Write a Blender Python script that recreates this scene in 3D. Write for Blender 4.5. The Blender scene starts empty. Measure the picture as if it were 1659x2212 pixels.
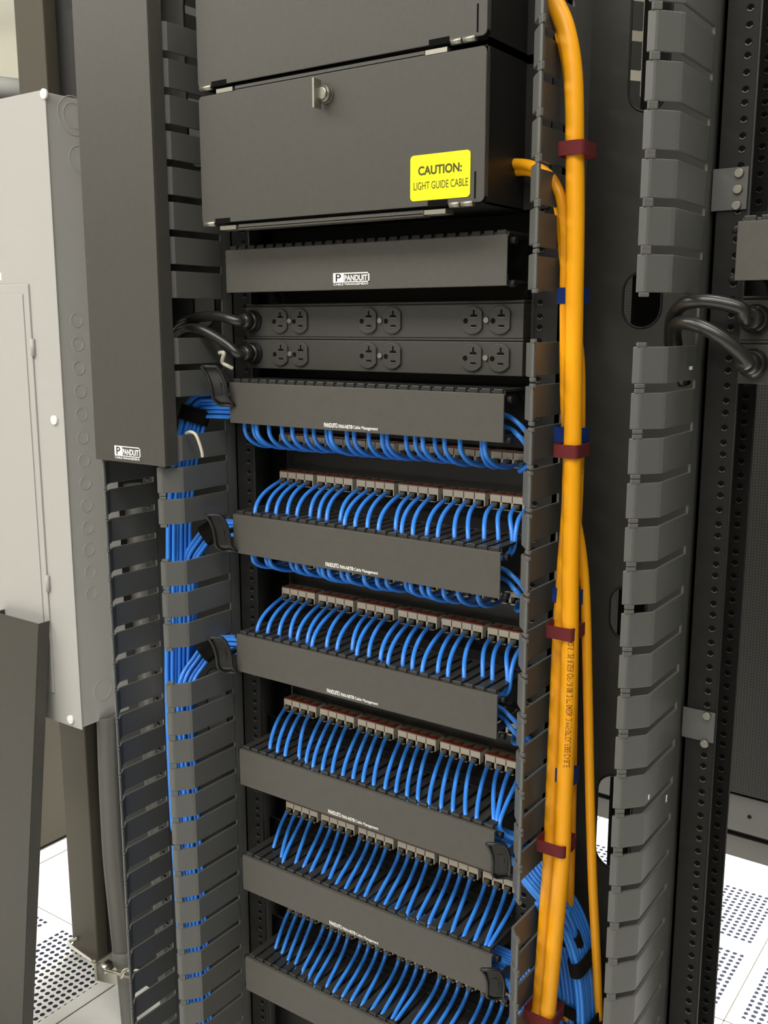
import bpy, math, random
from mathutils import Vector, Matrix
random.seed(7)
R = math.radians
S = bpy.context.scene
COL = S.collection

# ------------------------------------------------------------------ camera
CAM = Vector((0.767, -1.0767, 1.3214)); YAW = -0.6128; PIT = -0.1838
FPX = 2157.6; IW, IH = 1659, 2212
cd = bpy.data.cameras.new('camera'); co = bpy.data.objects.new('camera', cd); COL.objects.link(co)
co.location = CAM; co.rotation_euler = (math.pi/2 + PIT, 0, -YAW)
cd.sensor_fit = 'VERTICAL'; cd.sensor_height = 36; cd.lens = FPX*36/IH
cd.clip_start = 0.02; cd.clip_end = 60
S.camera = co
_f = Vector((math.sin(YAW)*math.cos(PIT), math.cos(YAW)*math.cos(PIT), math.sin(PIT)))
_r = Vector((math.cos(YAW), -math.sin(YAW), 0)); _u = _r.cross(_f)

def at(px, py, X=None, Y=None, Z=None):
    """the point of the place seen at a picture position, on a plane of known X, Y or Z"""
    d = _r*((px - IW/2)/FPX) - _u*((py - IH/2)/FPX) + _f
    if Y is not None: s = (Y - CAM.y)/d.y
    elif X is not None: s = (X - CAM.x)/d.x
    else: s = (Z - CAM.z)/d.z
    return CAM + d*s

# ------------------------------------------------------------------ light and exposure
S.view_settings.view_transform = 'Standard'; S.view_settings.look = 'None'
S.view_settings.exposure = 0.12; S.view_settings.gamma = 1.0; S.view_settings.use_curve_mapping = False
w = bpy.data.worlds.new('room_air'); S.world = w; w.use_nodes = True
w.node_tree.nodes['Background'].inputs[0].default_value = (0.95, 0.97, 1.0, 1)
w.node_tree.nodes['Background'].inputs[1].default_value = 0.02
ZF = -0.215; ZC = 2.65
def ceiling_lamp(x, y, sx, sy, watts, spread=180, col=(1.0, 0.965, 0.90)):
    l = bpy.data.lights.new('ceiling_lamp', 'AREA'); l.shape = 'RECTANGLE'; l.size = sx; l.size_y = sy
    l.energy = watts; l.color = col; l.spread = R(spread)
    o = bpy.data.objects.new('ceiling_lamp', l); COL.objects.link(o); o.location = (x, y, ZC - 0.02)
for x, y, e in ((-2.0, -1.2, 30), (-0.5, -1.2, 20), (0.75, -1.3, 21), (-1.6, -2.9, 30), (0.2, -2.9, 30), (1.4, -3.0, 10)):
    ceiling_lamp(x, y, 1.2, 0.6, e)
for x, y, e, sp in ((-3.4, 1.4, 70, 180), (-1.3, 1.25, 30, 90), (0.25, 1.25, 40, 75), (0.75, 0.1, 5, 110)):  # far left lamp added only to brighten the wall on that side
    ceiling_lamp(x, y, 1.2, 0.5, e, sp)

# ------------------------------------------------------------------ materials
def mat(name, col, rough=0.5, metal=0.0, spec=0.5, bump=0.0, bscale=900, var=0.0, vscale=8, emit=0):
    m = bpy.data.materials.new(name); m.use_nodes = True
    nt = m.node_tree; b = nt.nodes['Principled BSDF']
    b.inputs['Base Color'].default_value = (*col, 1); b.inputs['Roughness'].default_value = rough
    b.inputs['Metallic'].default_value = metal; b.inputs['Specular IOR Level'].default_value = spec
    tc = nt.nodes.new('ShaderNodeTexCoord')
    if bump:
        n = nt.nodes.new('ShaderNodeTexNoise'); n.inputs['Scale'].default_value = bscale; n.inputs['Detail'].default_value = 2
        bp = nt.nodes.new('ShaderNodeBump'); bp.inputs['Strength'].default_value = bump; bp.inputs['Distance'].default_value = 0.0006
        nt.links.new(tc.outputs['Object'], n.inputs['Vector']); nt.links.new(n.outputs['Fac'], bp.inputs['Height'])
        nt.links.new(bp.outputs['Normal'], b.inputs['Normal'])
    if var:
        n = nt.nodes.new('ShaderNodeTexNoise'); n.inputs['Scale'].default_value = vscale; n.inputs['Detail'].default_value = 4
        mx = nt.nodes.new('ShaderNodeMix'); mx.data_type = 'RGBA'
        mx.inputs[6].default_value = (*[c*(1-var) for c in col], 1); mx.inputs[7].default_value = (*[min(1, c*(1+var)) for c in col], 1)
        nt.links.new(tc.outputs['Object'], n.inputs['Vector']); nt.links.new(n.outputs['Fac'], mx.inputs[0])
        nt.links.new(mx.outputs[2], b.inputs['Base Color'])
    return m
M = {}
M['black'] = mat('black_textured_steel', (0.073, 0.069, 0.060), 0.5, spec=0.4, bump=0.25, bscale=1400, var=0.10, vscale=120)
M['finger'] = mat('black_moulded_plastic', (0.105, 0.107, 0.100), 0.38, spec=0.5, bump=0.2, bscale=1500)
M['dark'] = mat('matt_black_steel', (0.013, 0.013, 0.012), 0.5, spec=0.4, bump=0.15)
M['ductpanel'] = mat('black_duct_panel', (0.034, 0.034, 0.029), 0.5, spec=0.4, bump=0.15, var=0.35, vscale=9)
M['cabinetgrey'] = mat('dark_grey_cabinet_paint', (0.045, 0.043, 0.038), 0.5, spec=0.4)
M['rim_glint'] = mat('painted_hole_rim_glint', (0.14, 0.13, 0.1), 0.35, metal=0.5)  # painted glint for the lower rims of the rack holes
M['box'] = mat('black_enclosure_steel', (0.060, 0.057, 0.049), 0.5, spec=0.4, bump=0.25, bscale=1400, var=0.10, vscale=120)
M['strip'] = mat('black_power_strip_steel', (0.045, 0.044, 0.038), 0.48, spec=0.4, bump=0.3, bscale=900)
M['clip'] = mat('black_clip_plastic', (0.014, 0.014, 0.013), 0.35, spec=0.5)
M['pipe'] = mat('dark_grey_pipe_paint', (0.03, 0.03, 0.028), 0.8, spec=0.1)
M['rail'] = mat('black_rack_steel', (0.014, 0.014, 0.013), 0.5, spec=0.25, bump=0.1)
M['panelplate'] = mat('dark_panel_plate', (0.03, 0.029, 0.025), 0.42, spec=0.5, bump=0.15)
M['comb'] = mat('black_comb_plastic', (0.030, 0.030, 0.028), 0.36, spec=0.55)
M['hole'] = mat('dark_recess', (0.004, 0.004, 0.004), 0.9, spec=0.1)
M['rubber'] = mat('black_cord_rubber', (0.02, 0.02, 0.018), 0.28, spec=0.6)
M['blue'] = mat('blue_patch_jacket', (0.042, 0.26, 0.86), 0.33, spec=0.5)
M['bluestrap'] = mat('blue_strap_fabric', (0.01, 0.035, 0.2), 0.85, spec=0.2, bump=0.6, bscale=2500)
M['orange'] = mat('orange_fibre_jacket', (1.0, 0.43, 0.008), 0.36, spec=0.4)
M['burgundy'] = mat('burgundy_hook_and_loop', (0.17, 0.033, 0.036), 0.95, spec=0.1, bump=0.8, bscale=2500)
M['blackstrap'] = mat('black_hook_and_loop', (0.012, 0.011, 0.01), 0.95, spec=0.1, bump=0.8, bscale=2500)
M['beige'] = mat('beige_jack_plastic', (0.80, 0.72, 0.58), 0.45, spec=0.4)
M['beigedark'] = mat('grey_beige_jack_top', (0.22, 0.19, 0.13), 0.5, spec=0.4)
M['red'] = mat('dark_red_icon', (0.27, 0.028, 0.013), 0.5)
M['clear'] = mat('pale_plug_plastic', (0.22, 0.21, 0.17), 0.25, spec=0.5)
M['gold'] = mat('pale_gold_tab', (0.9, 0.82, 0.58), 0.3, spec=0.5)
M['white'] = mat('white_print', (0.88, 0.88, 0.84), 0.6)
M['yellow'] = mat('yellow_sticker', (0.82, 0.8, 0.01), 0.5, spec=0.3)
M['ink'] = mat('dark_olive_ink', (0.05, 0.05, 0.004), 0.6)
M['text_orange'] = mat('brown_cable_print', (0.16, 0.045, 0.004), 0.6)
M['steel'] = mat('zinc_plated_steel', (0.62, 0.6, 0.52), 0.28, metal=1.0)
M['hinge'] = mat('dull_steel_hinge', (0.32, 0.31, 0.26), 0.4, metal=0.8)
M['greypaint'] = mat('light_grey_enamel', (0.44, 0.435, 0.415), 0.42, spec=0.4, bump=0.06, bscale=300)
M['columnpaint'] = mat('brown_grey_steel_paint', (0.098, 0.088, 0.066), 0.55, spec=0.35, bump=0.1)
M['conduit'] = mat('grey_flexible_conduit', (0.13, 0.128, 0.115), 0.45, spec=0.4)
M['wallgrey'] = mat('grey_wall_paint', (0.16, 0.155, 0.145), 0.8)
M['wall'] = mat('white_wall_paint', (0.78, 0.76, 0.68), 0.8)
M['ceil'] = mat('white_ceiling_tile', (0.8, 0.79, 0.73), 0.9, bump=0.3, bscale=60)
M['zip'] = mat('white_zip_tie', (0.5, 0.48, 0.38), 0.4)

def perforated(name, base, hole, pitch, rad, axes=('X', 'Z'), rough=0.5):
    m = bpy.data.materials.new(name); m.use_nodes = True
    nt = m.node_tree; b = nt.nodes['Principled BSDF']; b.inputs['Roughness'].default_value = rough; b.inputs['Specular IOR Level'].default_value = 0.15
    tc = nt.nodes.new('ShaderNodeTexCoord'); sp = nt.nodes.new('ShaderNodeSeparateXYZ'); nt.links.new(tc.outputs['Object'], sp.inputs[0])
    def mt(op, a, bv=None):
        n = nt.nodes.new('ShaderNodeMath'); n.operation = op
        for i, v in enumerate((a, bv)):
            if v is None: continue
            if isinstance(v, (int, float)): n.inputs[i].default_value = v
            else: nt.links.new(v, n.inputs[i])
        return n.outputs[0]
    d2 = []
    for a in axes:
        q = mt('DIVIDE', sp.outputs[a], pitch); fr = mt('SUBTRACT', mt('FRACT', q), 0.5); d2.append(mt('MULTIPLY', fr, fr))
    inside = mt('LESS_THAN', mt('ADD', d2[0], d2[1]), (rad/pitch)**2)
    mx = nt.nodes.new('ShaderNodeMix'); mx.data_type = 'RGBA'
    mx.inputs[6].default_value = (*base, 1); mx.inputs[7].default_value = (*hole, 1)
    nt.links.new(inside, mx.inputs[0]); nt.links.new(mx.outputs[2], b.inputs['Base Color'])
    return m
M['mesh'] = perforated('black_perforated_steel', (0.017, 0.016, 0.014), (0.006, 0.006, 0.006), 0.008, 0.0026)
M['tile'] = mat('white_raised_floor_tile', (0.82, 0.82, 0.8), 0.5, bump=0.05)
M['tileperf'] = perforated('white_perforated_floor_tile', (0.82, 0.82, 0.8), (0.03, 0.035, 0.06), 0.0175, 0.0058, ('X', 'Y'))
M['seam'] = mat('dark_floor_seam', (0.12, 0.11, 0.09), 0.8)

# ------------------------------------------------------------------ mesh helpers
def world_loc(o):
    v = Vector(o.location) + o.matrix_parent_inverse.translation
    return v + world_loc(o.parent) if o.parent else v
def attach(o, parent):
    """parent a part whose shape is given in room coordinates"""
    if parent is None: return
    o.parent = parent; o.matrix_parent_inverse = Matrix.Translation(-world_loc(parent))
class MB:
    def __init__(self): self.v = []; self.f = []; self.mi = []; self.sm = []
    def add(self, vs, fs, mi=0, smooth=False):
        o = len(self.v); self.v += [tuple(x) for x in vs]
        for f in fs: self.f.append([o+i for i in f]); self.mi.append(mi); self.sm.append(smooth)
        return self
    def box(self, x0, x1, y0, y1, z0, z1, mi=0):
        vs = [(x, y, z) for x in (x0, x1) for y in (y0, y1) for z in (z0, z1)]
        return self.add(vs, [(0,1,3,2), (4,6,7,5), (0,4,5,1), (2,3,7,6), (0,2,6,4), (1,5,7,3)], mi)
    def prism(self, poly, a, b, axis='Z', mi=0, smooth=False):
        n = len(poly)
        def P(p, t): return {'Z': (p[0], p[1], t), 'Y': (p[0], t, p[1]), 'X': (t, p[0], p[1])}[axis]
        vs = [P(p, a) for p in poly] + [P(p, b) for p in poly]
        self.add(vs, [tuple(range(n))[::-1], tuple(range(n, 2*n))], mi)
        o = len(self.v) - 2*n
        for i in range(n):
            j = (i+1) % n; self.f.append([o+i, o+j, o+n+j, o+n+i]); self.mi.append(mi); self.sm.append(smooth)
        return self
    def tube(self, path, r, n=10, mi=0, caps=True, flat=None):
        pts = [Vector(p) for p in path]; k = len(pts)
        rs = r if isinstance(r, (list, tuple)) else [r]*k
        T = [(pts[min(i+1, k-1)] - pts[max(i-1, 0)]).normalized() for i in range(k)]
        N = T[0].orthogonal().normalized() if flat is None else (Vector(flat) - T[0]*Vector(flat).dot(T[0])).normalized()
        vs = []
        for i in range(k):
            N = (N - T[i]*N.dot(T[i])).normalized(); B = T[i].cross(N)
            for j in range(n):
                a = 2*math.pi*j/n; vs.append(pts[i] + (N*math.cos(a) + B*math.sin(a))*rs[i])
        fs = [(i*n+j, i*n+(j+1) % n, (i+1)*n+(j+1) % n, (i+1)*n+j) for i in range(k-1) for j in range(n)]
        self.add(vs, fs, mi, True)
        if caps:
            o = len(self.v) - len(vs)
            self.f += [[o+j for j in range(n)][::-1], [o+(k-1)*n+j for j in range(n)]]; self.mi += [mi, mi]; self.sm += [False, False]
        return self
    def cyl(self, p0, p1, r, n=16, mi=0, r1=None):
        return self.tube([p0, p1], [r, r if r1 is None else r1], n, mi)
    def strip(self, path, half, thick, mi=0):
        """flat band swept along a path; half = sideways half-width vector"""
        pts = [Vector(p) for p in path]; k = len(pts); h = Vector(half)
        vs = []
        for i in range(k):
            t = (pts[min(i+1, k-1)] - pts[max(i-1, 0)]).normalized(); nn = t.cross(h).normalized()*thick/2
            vs += [pts[i]-h-nn, pts[i]+h-nn, pts[i]+h+nn, pts[i]-h+nn]
        fs = [(i*4+j, i*4+(j+1) % 4, i*4+4+(j+1) % 4, i*4+4+j) for i in range(k-1) for j in range(4)] + [(3,2,1,0), (k*4-4, k*4-3, k*4-2, k*4-1)]
        return self.add(vs, fs, mi)
    def build(self, name, m, parent=None, bevel=0, loc=None):
        me = bpy.data.meshes.new(name); me.from_pydata(self.v, [], self.f)
        for mm in (m if isinstance(m, (list, tuple)) else [m]): me.materials.append(M[mm])
        me.polygons.foreach_set('material_index', self.mi); me.polygons.foreach_set('use_smooth', self.sm)
        me.update(); me.validate()
        import bmesh
        bm = bmesh.new(); bm.from_mesh(me); bmesh.ops.recalc_face_normals(bm, faces=bm.faces); bm.to_mesh(me); bm.free()
        o = bpy.data.objects.new(name, me); COL.objects.link(o)
        if loc is not None: o.location = loc
        attach(o, parent)
        if bevel:
            b = o.modifiers.new('bevel', 'BEVEL'); b.width = bevel; b.segments = 2; b.limit_method = 'ANGLE'; b.angle_limit = R(40)
        return o

def tag(o, label, cat, group=None, kind=None):
    if label: o['label'] = label
    if cat: o['category'] = cat
    if group: o['group'] = group
    if kind: o['kind'] = kind
    return o
def thing(name, loc, label, cat, group=None):
    o = bpy.data.objects.new(name, None); COL.objects.link(o); o.location = loc; o.empty_display_size = 0.05
    return tag(o, label, cat, group)
def part_copy(o, parent, loc=None):
    c = o.copy(); COL.objects.link(c); c.parent = parent; c.matrix_parent_inverse = o.matrix_parent_inverse.copy()
    if loc is not None: c.location = loc
    return c
def copy_thing(root, loc, label, cat, group=None):
    c = root.copy(); COL.objects.link(c); c.location = loc; tag(c, label, cat, group)
    for ch in list(root.children):
        d = part_copy(ch, c)
        for g in list(ch.children): part_copy(g, d)
    return c
def lettering(name, txt, x0, z0, wd, ht, y, m, parent, bold=0.0, spacing=1.0, rot=None):
    """flat printed letters facing -Y with their lower left corner at x0, z0"""
    cu = bpy.data.curves.new(name, 'FONT'); cu.body = txt; cu.offset = bold; cu.space_character = spacing; cu.extrude = 0
    t = bpy.data.objects.new(name, cu); COL.objects.link(t)
    dg = bpy.context.evaluated_depsgraph_get(); me = bpy.data.meshes.new_from_object(t.evaluated_get(dg))
    bpy.data.objects.remove(t); bpy.data.curves.remove(cu)
    xs = [v.co.x for v in me.vertices]; ys = [v.co.y for v in me.vertices]
    a, b, c, d = min(xs), max(xs), min(ys), max(ys)
    for v in me.vertices:
        u = (v.co.x-a)/(b-a)*wd; q = (v.co.y-c)/(d-c)*ht
        v.co = (x0+u, y, z0+q) if rot is None else rot(u, q)
    me.materials.clear(); me.materials.append(M[m]); me.name = name
    o = bpy.data.objects.new(name, me); COL.objects.link(o); attach(o, parent)
    return o
def bez(p0, p1, p2, p3, n=12):
    out = []
    for i in range(n+1):
        t = i/n; s = 1-t
        out.append(Vector(p0)*s**3 + Vector(p1)*3*s*s*t + Vector(p2)*3*s*t*t + Vector(p3)*t**3)
    return out
def spline(pts, n=8):
    P = [Vector(p) for p in pts]; P = [P[0]*2-P[1]] + P + [P[-1]*2-P[-2]]; out = []
    for i in range(1, len(P)-2):
        for k in range(n):
            t = k/n
            out.append(0.5*((2*P[i]) + (-P[i-1]+P[i+1])*t + (2*P[i-1]-5*P[i]+4*P[i+1]-P[i+2])*t*t + (-P[i-1]+3*P[i]-3*P[i+1]+P[i+2])*t**3))
    out.append(P[-2]); return out
def rrect(x0, x1, z0, z1, r, n=5):
    out = []
    for cx, cz, a in ((x1-r, z0+r, -90), (x1-r, z1-r, 0), (x0+r, z1-r, 90), (x0+r, z0+r, 180)):
        for i in range(n+1):
            t = R(a + 90*i/n); out.append((cx + r*math.cos(t), cz + r*math.sin(t)))
    return out
NTH = ['first', 'second', 'third', 'fourth', 'fifth', 'sixth', 'seventh', 'eighth', 'ninth', 'tenth', 'eleventh', 'twelfth', 'thirteenth',
       'fourteenth', 'fifteenth', 'sixteenth', 'seventeenth', 'eighteenth', 'nineteenth', 'twentieth', 'twenty-first', 'twenty-second', 'twenty-third', 'twenty-fourth']

# ------------------------------------------------------------------ the room
tag(MB().box(-5.0, 3.2, -4.6, 3.4, ZF-0.04, ZF).build('floor', 'tile'), 'white raised floor of square tiles', None, kind='structure')
tag(MB().box(-5.0, 3.2, -4.6, 3.4, ZC, ZC+0.05).build('ceiling', 'ceil'), 'white tiled ceiling', None, kind='structure')
tag(MB().box(-5.1, -5.0, -4.6, 3.4, ZF, ZC).build('wall_left', 'wall'), 'off-white far left wall', None, kind='structure')
tag(MB().box(-5.0, 3.2, 3.4, 3.5, ZF, ZC).build('wall_back', 'wall'), 'off-white back wall', None, kind='structure')
tag(MB().box(-5.0, 3.2, -4.7, -4.6, ZF, ZC).build('wall_front', 'wallgrey'), 'grey wall behind the camera', None, kind='structure')
tag(MB().box(3.2, 3.3, -4.6, 3.4, ZF, ZC).build('wall_right', 'wallgrey'), 'grey right wall', None, kind='structure')
TX, TY, TS = 0.242, 1.0, 0.6096            # a corner where four floor tiles meet
sm = MB()
for i in range(-8, 5): sm.box(TX+i*TS-0.0012, TX+i*TS+0.0012, -4.5, 3.3, ZF, ZF+0.0006)
for j in range(-8, 4): sm.box(-4.9, 3.1, TY+j*TS-0.0012, TY+j*TS+0.0012, ZF, ZF+0.0006)
tag(sm.build('trim_1', 'seam'), 'dark seams between the floor tiles', None, kind='structure')

# ------------------------------------------------------------------ rack uprights
def upright(parent, xw, inward, z0, z1, with_rear=True):
    """C channel: web at xw, flanges pointing inward (+1 / -1)"""
    a, b = sorted((xw, xw + inward*0.0358))
    bm = MB()
    wa, wb = sorted((xw, xw+inward*0.003)); bm.box(wa, wb, 0, 0.076, z0, z1)
    bm.box(a, b, 0, 0.003, z0, z1)
    if with_rear: bm.box(a, b, 0.073, 0.076, z0, z1)
    hb = bm
    xh = xw + inward*0.0252
    k = 0; z = 1.72
    steps = (0.015875, 0.015875, 0.0127)
    while z > 0.2:
        for y in (-0.0004,) + ((0.0726,) if with_rear else ()):
            pr = [(xh + 0.0036*math.cos(t*math.pi/5), z + 0.0036*math.sin(t*math.pi/5)) for t in range(10)]
            hb.prism(pr, y, y+0.0008, 'Y', 1)
            ring = [(xh + 0.0036*math.cos(R(200+14*t)), z + 0.0036*math.sin(R(200+14*t))) for t in range(11)] + [(xh + 0.0025*math.cos(R(340-14*t)), z + 0.0025*math.sin(R(340-14*t))) for t in range(11)]
            hb.prism(ring, y-0.0004, y, 'Y', 2)
        z -= steps[k % 3]; k += 1
    e = xw + inward*0.0352
    hb.tube([(e, 0.0012, z0), (e, 0.0012, z1)], 0.0016, 8)
    if with_rear: hb.tube([(e, 0.0742, z0), (e, 0.0742, z1)], 0.0016, 8)
    hb.build('upright', ['rail', 'hole', 'rim_glint'], parent)
rack = thing('network_rack', (0, 0, ZF), 'black two-post rack in the middle holding the patch panels and power strips', 'rack')
rack_o = thing('network_rack', (0.6856, 0, ZF), 'black two-post rack at the right edge behind the slotted cable duct', 'rack')
rack_l = thing('network_rack', (-0.6856, 0, ZF), 'black two-post rack upright behind the tall plain cover on the left', 'rack')
for rk, lst in ((rack, ((-0.2578, 1), (0.2578, -1))), (rack_o, ((-0.2578, 1),)), (rack_l, ((0.2578, -1),))):
    for xw, inw in lst: upright(rk, rk.location.x + xw, inw, ZF, 1.95)

MB().box(-0.241, 0.241, 0.0402, 0.043, ZF+0.05, 0.279).build('dark_backing_sheet', 'dark', rack)  # dark sheet added to hide the bright floor below the lowest manager

# ------------------------------------------------------------------ vertical cable managers
def interp(tbl, k):
    if k <= tbl[0][0]: a, b = tbl[0], tbl[1]
    elif k >= tbl[-1][0]: a, b = tbl[-2], tbl[-1]
    else:
        for a, b in zip(tbl, tbl[1:]):
            if a[0] <= k <= b[0]: break
    return a[1] + (b[1]-a[1])*(k-a[0])/(b[0]-a[0])
FH = 0.0358
def finger_mesh(name, s, parent, x, z):
    """one slotted-duct finger; the lip leans towards s (-1 left, +1 right)"""
    t = 0.0034
    mid = [(0, -0.014), (0, -0.103), (s*0.0025, -0.107), (s*0.0175, -0.1255), (s*0.0195, -0.1268)] + ([(s*0.0215, -0.1272)] if s > 0 else [(s*0.0265, -0.1282)])
    off = []
    for i, p in enumerate(mid):
        a = Vector(mid[max(i-1, 0)]); b = Vector(mid[min(i+1, len(mid)-1)]); d = (b-a).normalized(); nn = Vector((-d.y, d.x))*(-s)
        if nn.dot(Vector((s, 0))) < -0.2 and i < 2: nn = -nn
        off.append((p[0] + s*abs(nn.x)*t, p[1] + abs(nn.y)*t))
    m = MB().prism(mid + off[::-1], -FH, 0)
    nub = [(s*0.0145, -0.1235), (s*0.022, -0.1295), (s*0.0245, -0.1265), (s*0.017, -0.119)]
    m.prism(nub, 0, 0.0042); m.prism(nub, -FH-0.0042, -FH)
    return m.build(name, 'finger', parent, bevel=0.0008, loc=(x, 0, z))
def finger_row(parent, x, s, tbl, k0, k1, skip=()):
    """skip: heights of finger tops that are left out of the row"""
    first = None
    for k in range(k0, k1+1):
        z = interp(tbl, k)
        if any(abs(z-q) < 0.02 for q in skip): continue
        if first is None: first = finger_mesh('finger', s, parent, x, z)
        else:
            c = first.copy(); COL.objects.link(c); c.location = (x, 0, z)
def oblong_panel(x0, x1, y0, y1, z0, z1, holes, m, parent, name):
    """flat plate with oblong holes (cx, half width, zlow, zhigh), listed from the bottom up"""
    bm = MB(); z = z0
    def half(cx, hw, a, b, sgn):
        pts = []
        for i in range(13):
            t = R(-90 + 90*i/12) ; pts.append((cx + sgn*hw*math.cos(t), a + hw + hw*math.sin(t)))
        for i in range(13):
            t = R(90*i/12); pts.append((cx + sgn*hw*math.cos(t), b - hw + hw*math.sin(t)))
        return pts
    for cx, hw, a, b in holes:
        if a > z: bm.box(x0, x1, y0, y1, z, a)
        e = min(b, z1)
        for sgn, xe in ((-1, x0), (1, x1)):
            arc = half(cx, hw, a, b, sgn)
            bm.prism([(xe, a)] + arc + [(xe, b)], y0, y1, 'Y')
        z = b
    if z < z1: bm.box(x0, x1, y0, y1, z, z1)
    for cx, hw, a, b in holes:
        loop = half(cx, hw, a, b, 1) + half(cx, hw, a, b, -1)[::-1]
        loop = [Vector((p[0], y0, p[1])) for p in loop if True]
        loop = [p for i, p in enumerate(loop) if (p - loop[i-1]).length > 1e-5]
        bm.tube(loop + [loop[0]], 0.0014, 6, 1)
    return bm.build(name, [m, 'rail'], parent)
def duct(xl, xr, label, tl, tr, kl, kr, sl, sr, holes):
    d = thing('vertical_cable_duct', ((xl+xr)/2, 0, ZF), label, 'cable duct', 'vertical slotted cable ducts')
    finger_row(d, xl, 1, tl, *kl, skip=sl)
    finger_row(d, xr, -1, tr, *kr, skip=sr)
    oblong_panel(xl+0.001, xr-0.001, 0.03, 0.033, ZF, 1.95, holes, 'ductpanel', d, 'back_panel')
    for x, s in ((xl, 1), (xr, -1)):
        a, b = sorted((x, x + s*0.0026))
        MB().box(a, b, -0.0155, 0.033, ZF, 1.95).build('side_strip', 'finger', d)
    rear = MB()                                                      # the slotted wall of the rear half
    for x, g in ((xl, 1), (xr, -1)):
        for k in range(-11, 10):
            z = 1.7015 - 0.0445*(k+8)
            if z < 1.45: continue
            a, b = sorted((x, x+g*0.003)); rear.box(a, b, 0.05, 0.135, z-0.0320, z)
            rear.prism([(x, 0.133), (x+g*0.003, 0.133), (x+g*0.0148, 0.150), (x+g*0.0120, 0.152)], z-0.0320, z)
        a, b = sorted((x, x+g*0.003)); rear.box(a, b, 0.033, 0.05, ZF, 1.95)
    rear.build('rear_finger_wall', 'finger', d)
    MB().box(xl+0.0148, xr+0.004, 0.152, 0.155, ZF, 1.95).build('rear_cover', 'dark', d)
    return d
RRT = [(-7, 1.6074), (-5, 1.5209), (0, 1.3018), (8, 0.942), (12, 0.7627), (16, 0.5894)]
RLT = [(-6, 1.5711), (-3, 1.4405), (0, 1.3043), (3, 1.1655), (7, 0.9795), (10, 0.8401), (14, 0.660), (17, 0.5275)]
LRT = [(-11, 1.620), (-6, 1.395), (0, 1.1272), (3, 0.9924), (5, 0.9004), (7, 0.81), (12, 0.5926), (15, 0.4624)]
LLT = [(0, 1.0809), (7, 0.7677), (14, 0.452)]
hx = 0.344
duct_r = duct(0.2687, 0.424, 'black slotted vertical cable duct holding the orange fibre cables', RLT, RRT, (-10, 23), (-10, 23), (1.3500, 0.616+0.0445), (1.3460,),
     [(0.338, 0.0225, 0.652, 0.776), (hx, 0.0225, 0.952, 1.018), (hx, 0.0225, 1.3195, 1.382), (0.340, 0.0225, 1.552, 1.80)])
duct_l = duct(-0.424, -0.262, 'black slotted vertical cable duct on the left filled with blue cables', LLT, LRT, (-13, 22), (-13, 24), (), (1.354, 1.2267, 1.0375, 0.855),
     [(-hx, 0.0225, 0.652, 0.776), (-hx, 0.0225, 0.952, 1.018), (-hx, 0.0225, 1.3195, 1.382), (-hx, 0.0225, 1.552, 1.80)])

# plain cover snapped over the upper part of the left duct, with its badge
def plain_cover(name, x0, x1, y0, y1, z0, z1, parent, wall=0.002):
    m = MB()
    m.box(x0, x1, y0, y0+wall, z0, z1); m.box(x0, x0+wall, y0+wall, y1, z0, z1); m.box(x1-wall, x1, y0+wall, y1, z0, z1)
    return m.build(name, 'box', parent, bevel=0.0009)
def brand_badge(parent, x0, z0, wd, ht, y):
    """white printed badge: a framed P square, a framed word and a line of small print"""
    b = bpy.data.objects.new('badge', None); COL.objects.link(b); attach(b, parent)
    e = 0.0004; zt = z0+ht; zb = z0+ht*0.22; q = x0+wd*0.30; f = wd*0.018
    m = MB()
    m.box(x0, q, y-e, y, zb, zt)
    for a in ((q, x0+wd, zt-f*1.4, zt), (q, x0+wd, zb, zb+f*1.2), (x0+wd-f*1.8, x0+wd, zb, zt)): m.box(a[0], a[1], y-e, y, a[2], a[3])
    m.build('frame_print', 'white', b)
    lettering('initial_print', 'P', x0+wd*0.075, zb+ht*0.1, wd*0.15, ht*0.6, y-e-0.0002, 'dark', b, bold=0.01)
    lettering('name_print', 'PANDUIT', q+wd*0.015, zb+ht*0.12, wd*0.63, ht*0.47, y-e, 'white', b, bold=0.03)
    lettering('small_print', 'CABLE MANAGEMENT', x0+wd*0.01, z0, wd*0.97, ht*0.17, y-e, 'white', b, bold=0.02)
    return b
pc = thing('duct_cover', (-0.336, -0.12, 1.131), 'tall plain black cover clipped over the left cable duct, white badge at its foot', 'duct cover')
plain_cover('cover_plate', -0.409, -0.263, -0.135, -0.1295+0.019, 1.131, 1.95, pc)
brand_badge(pc, -0.3662, 1.1356, 0.054, 0.0185, -0.1351)

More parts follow.
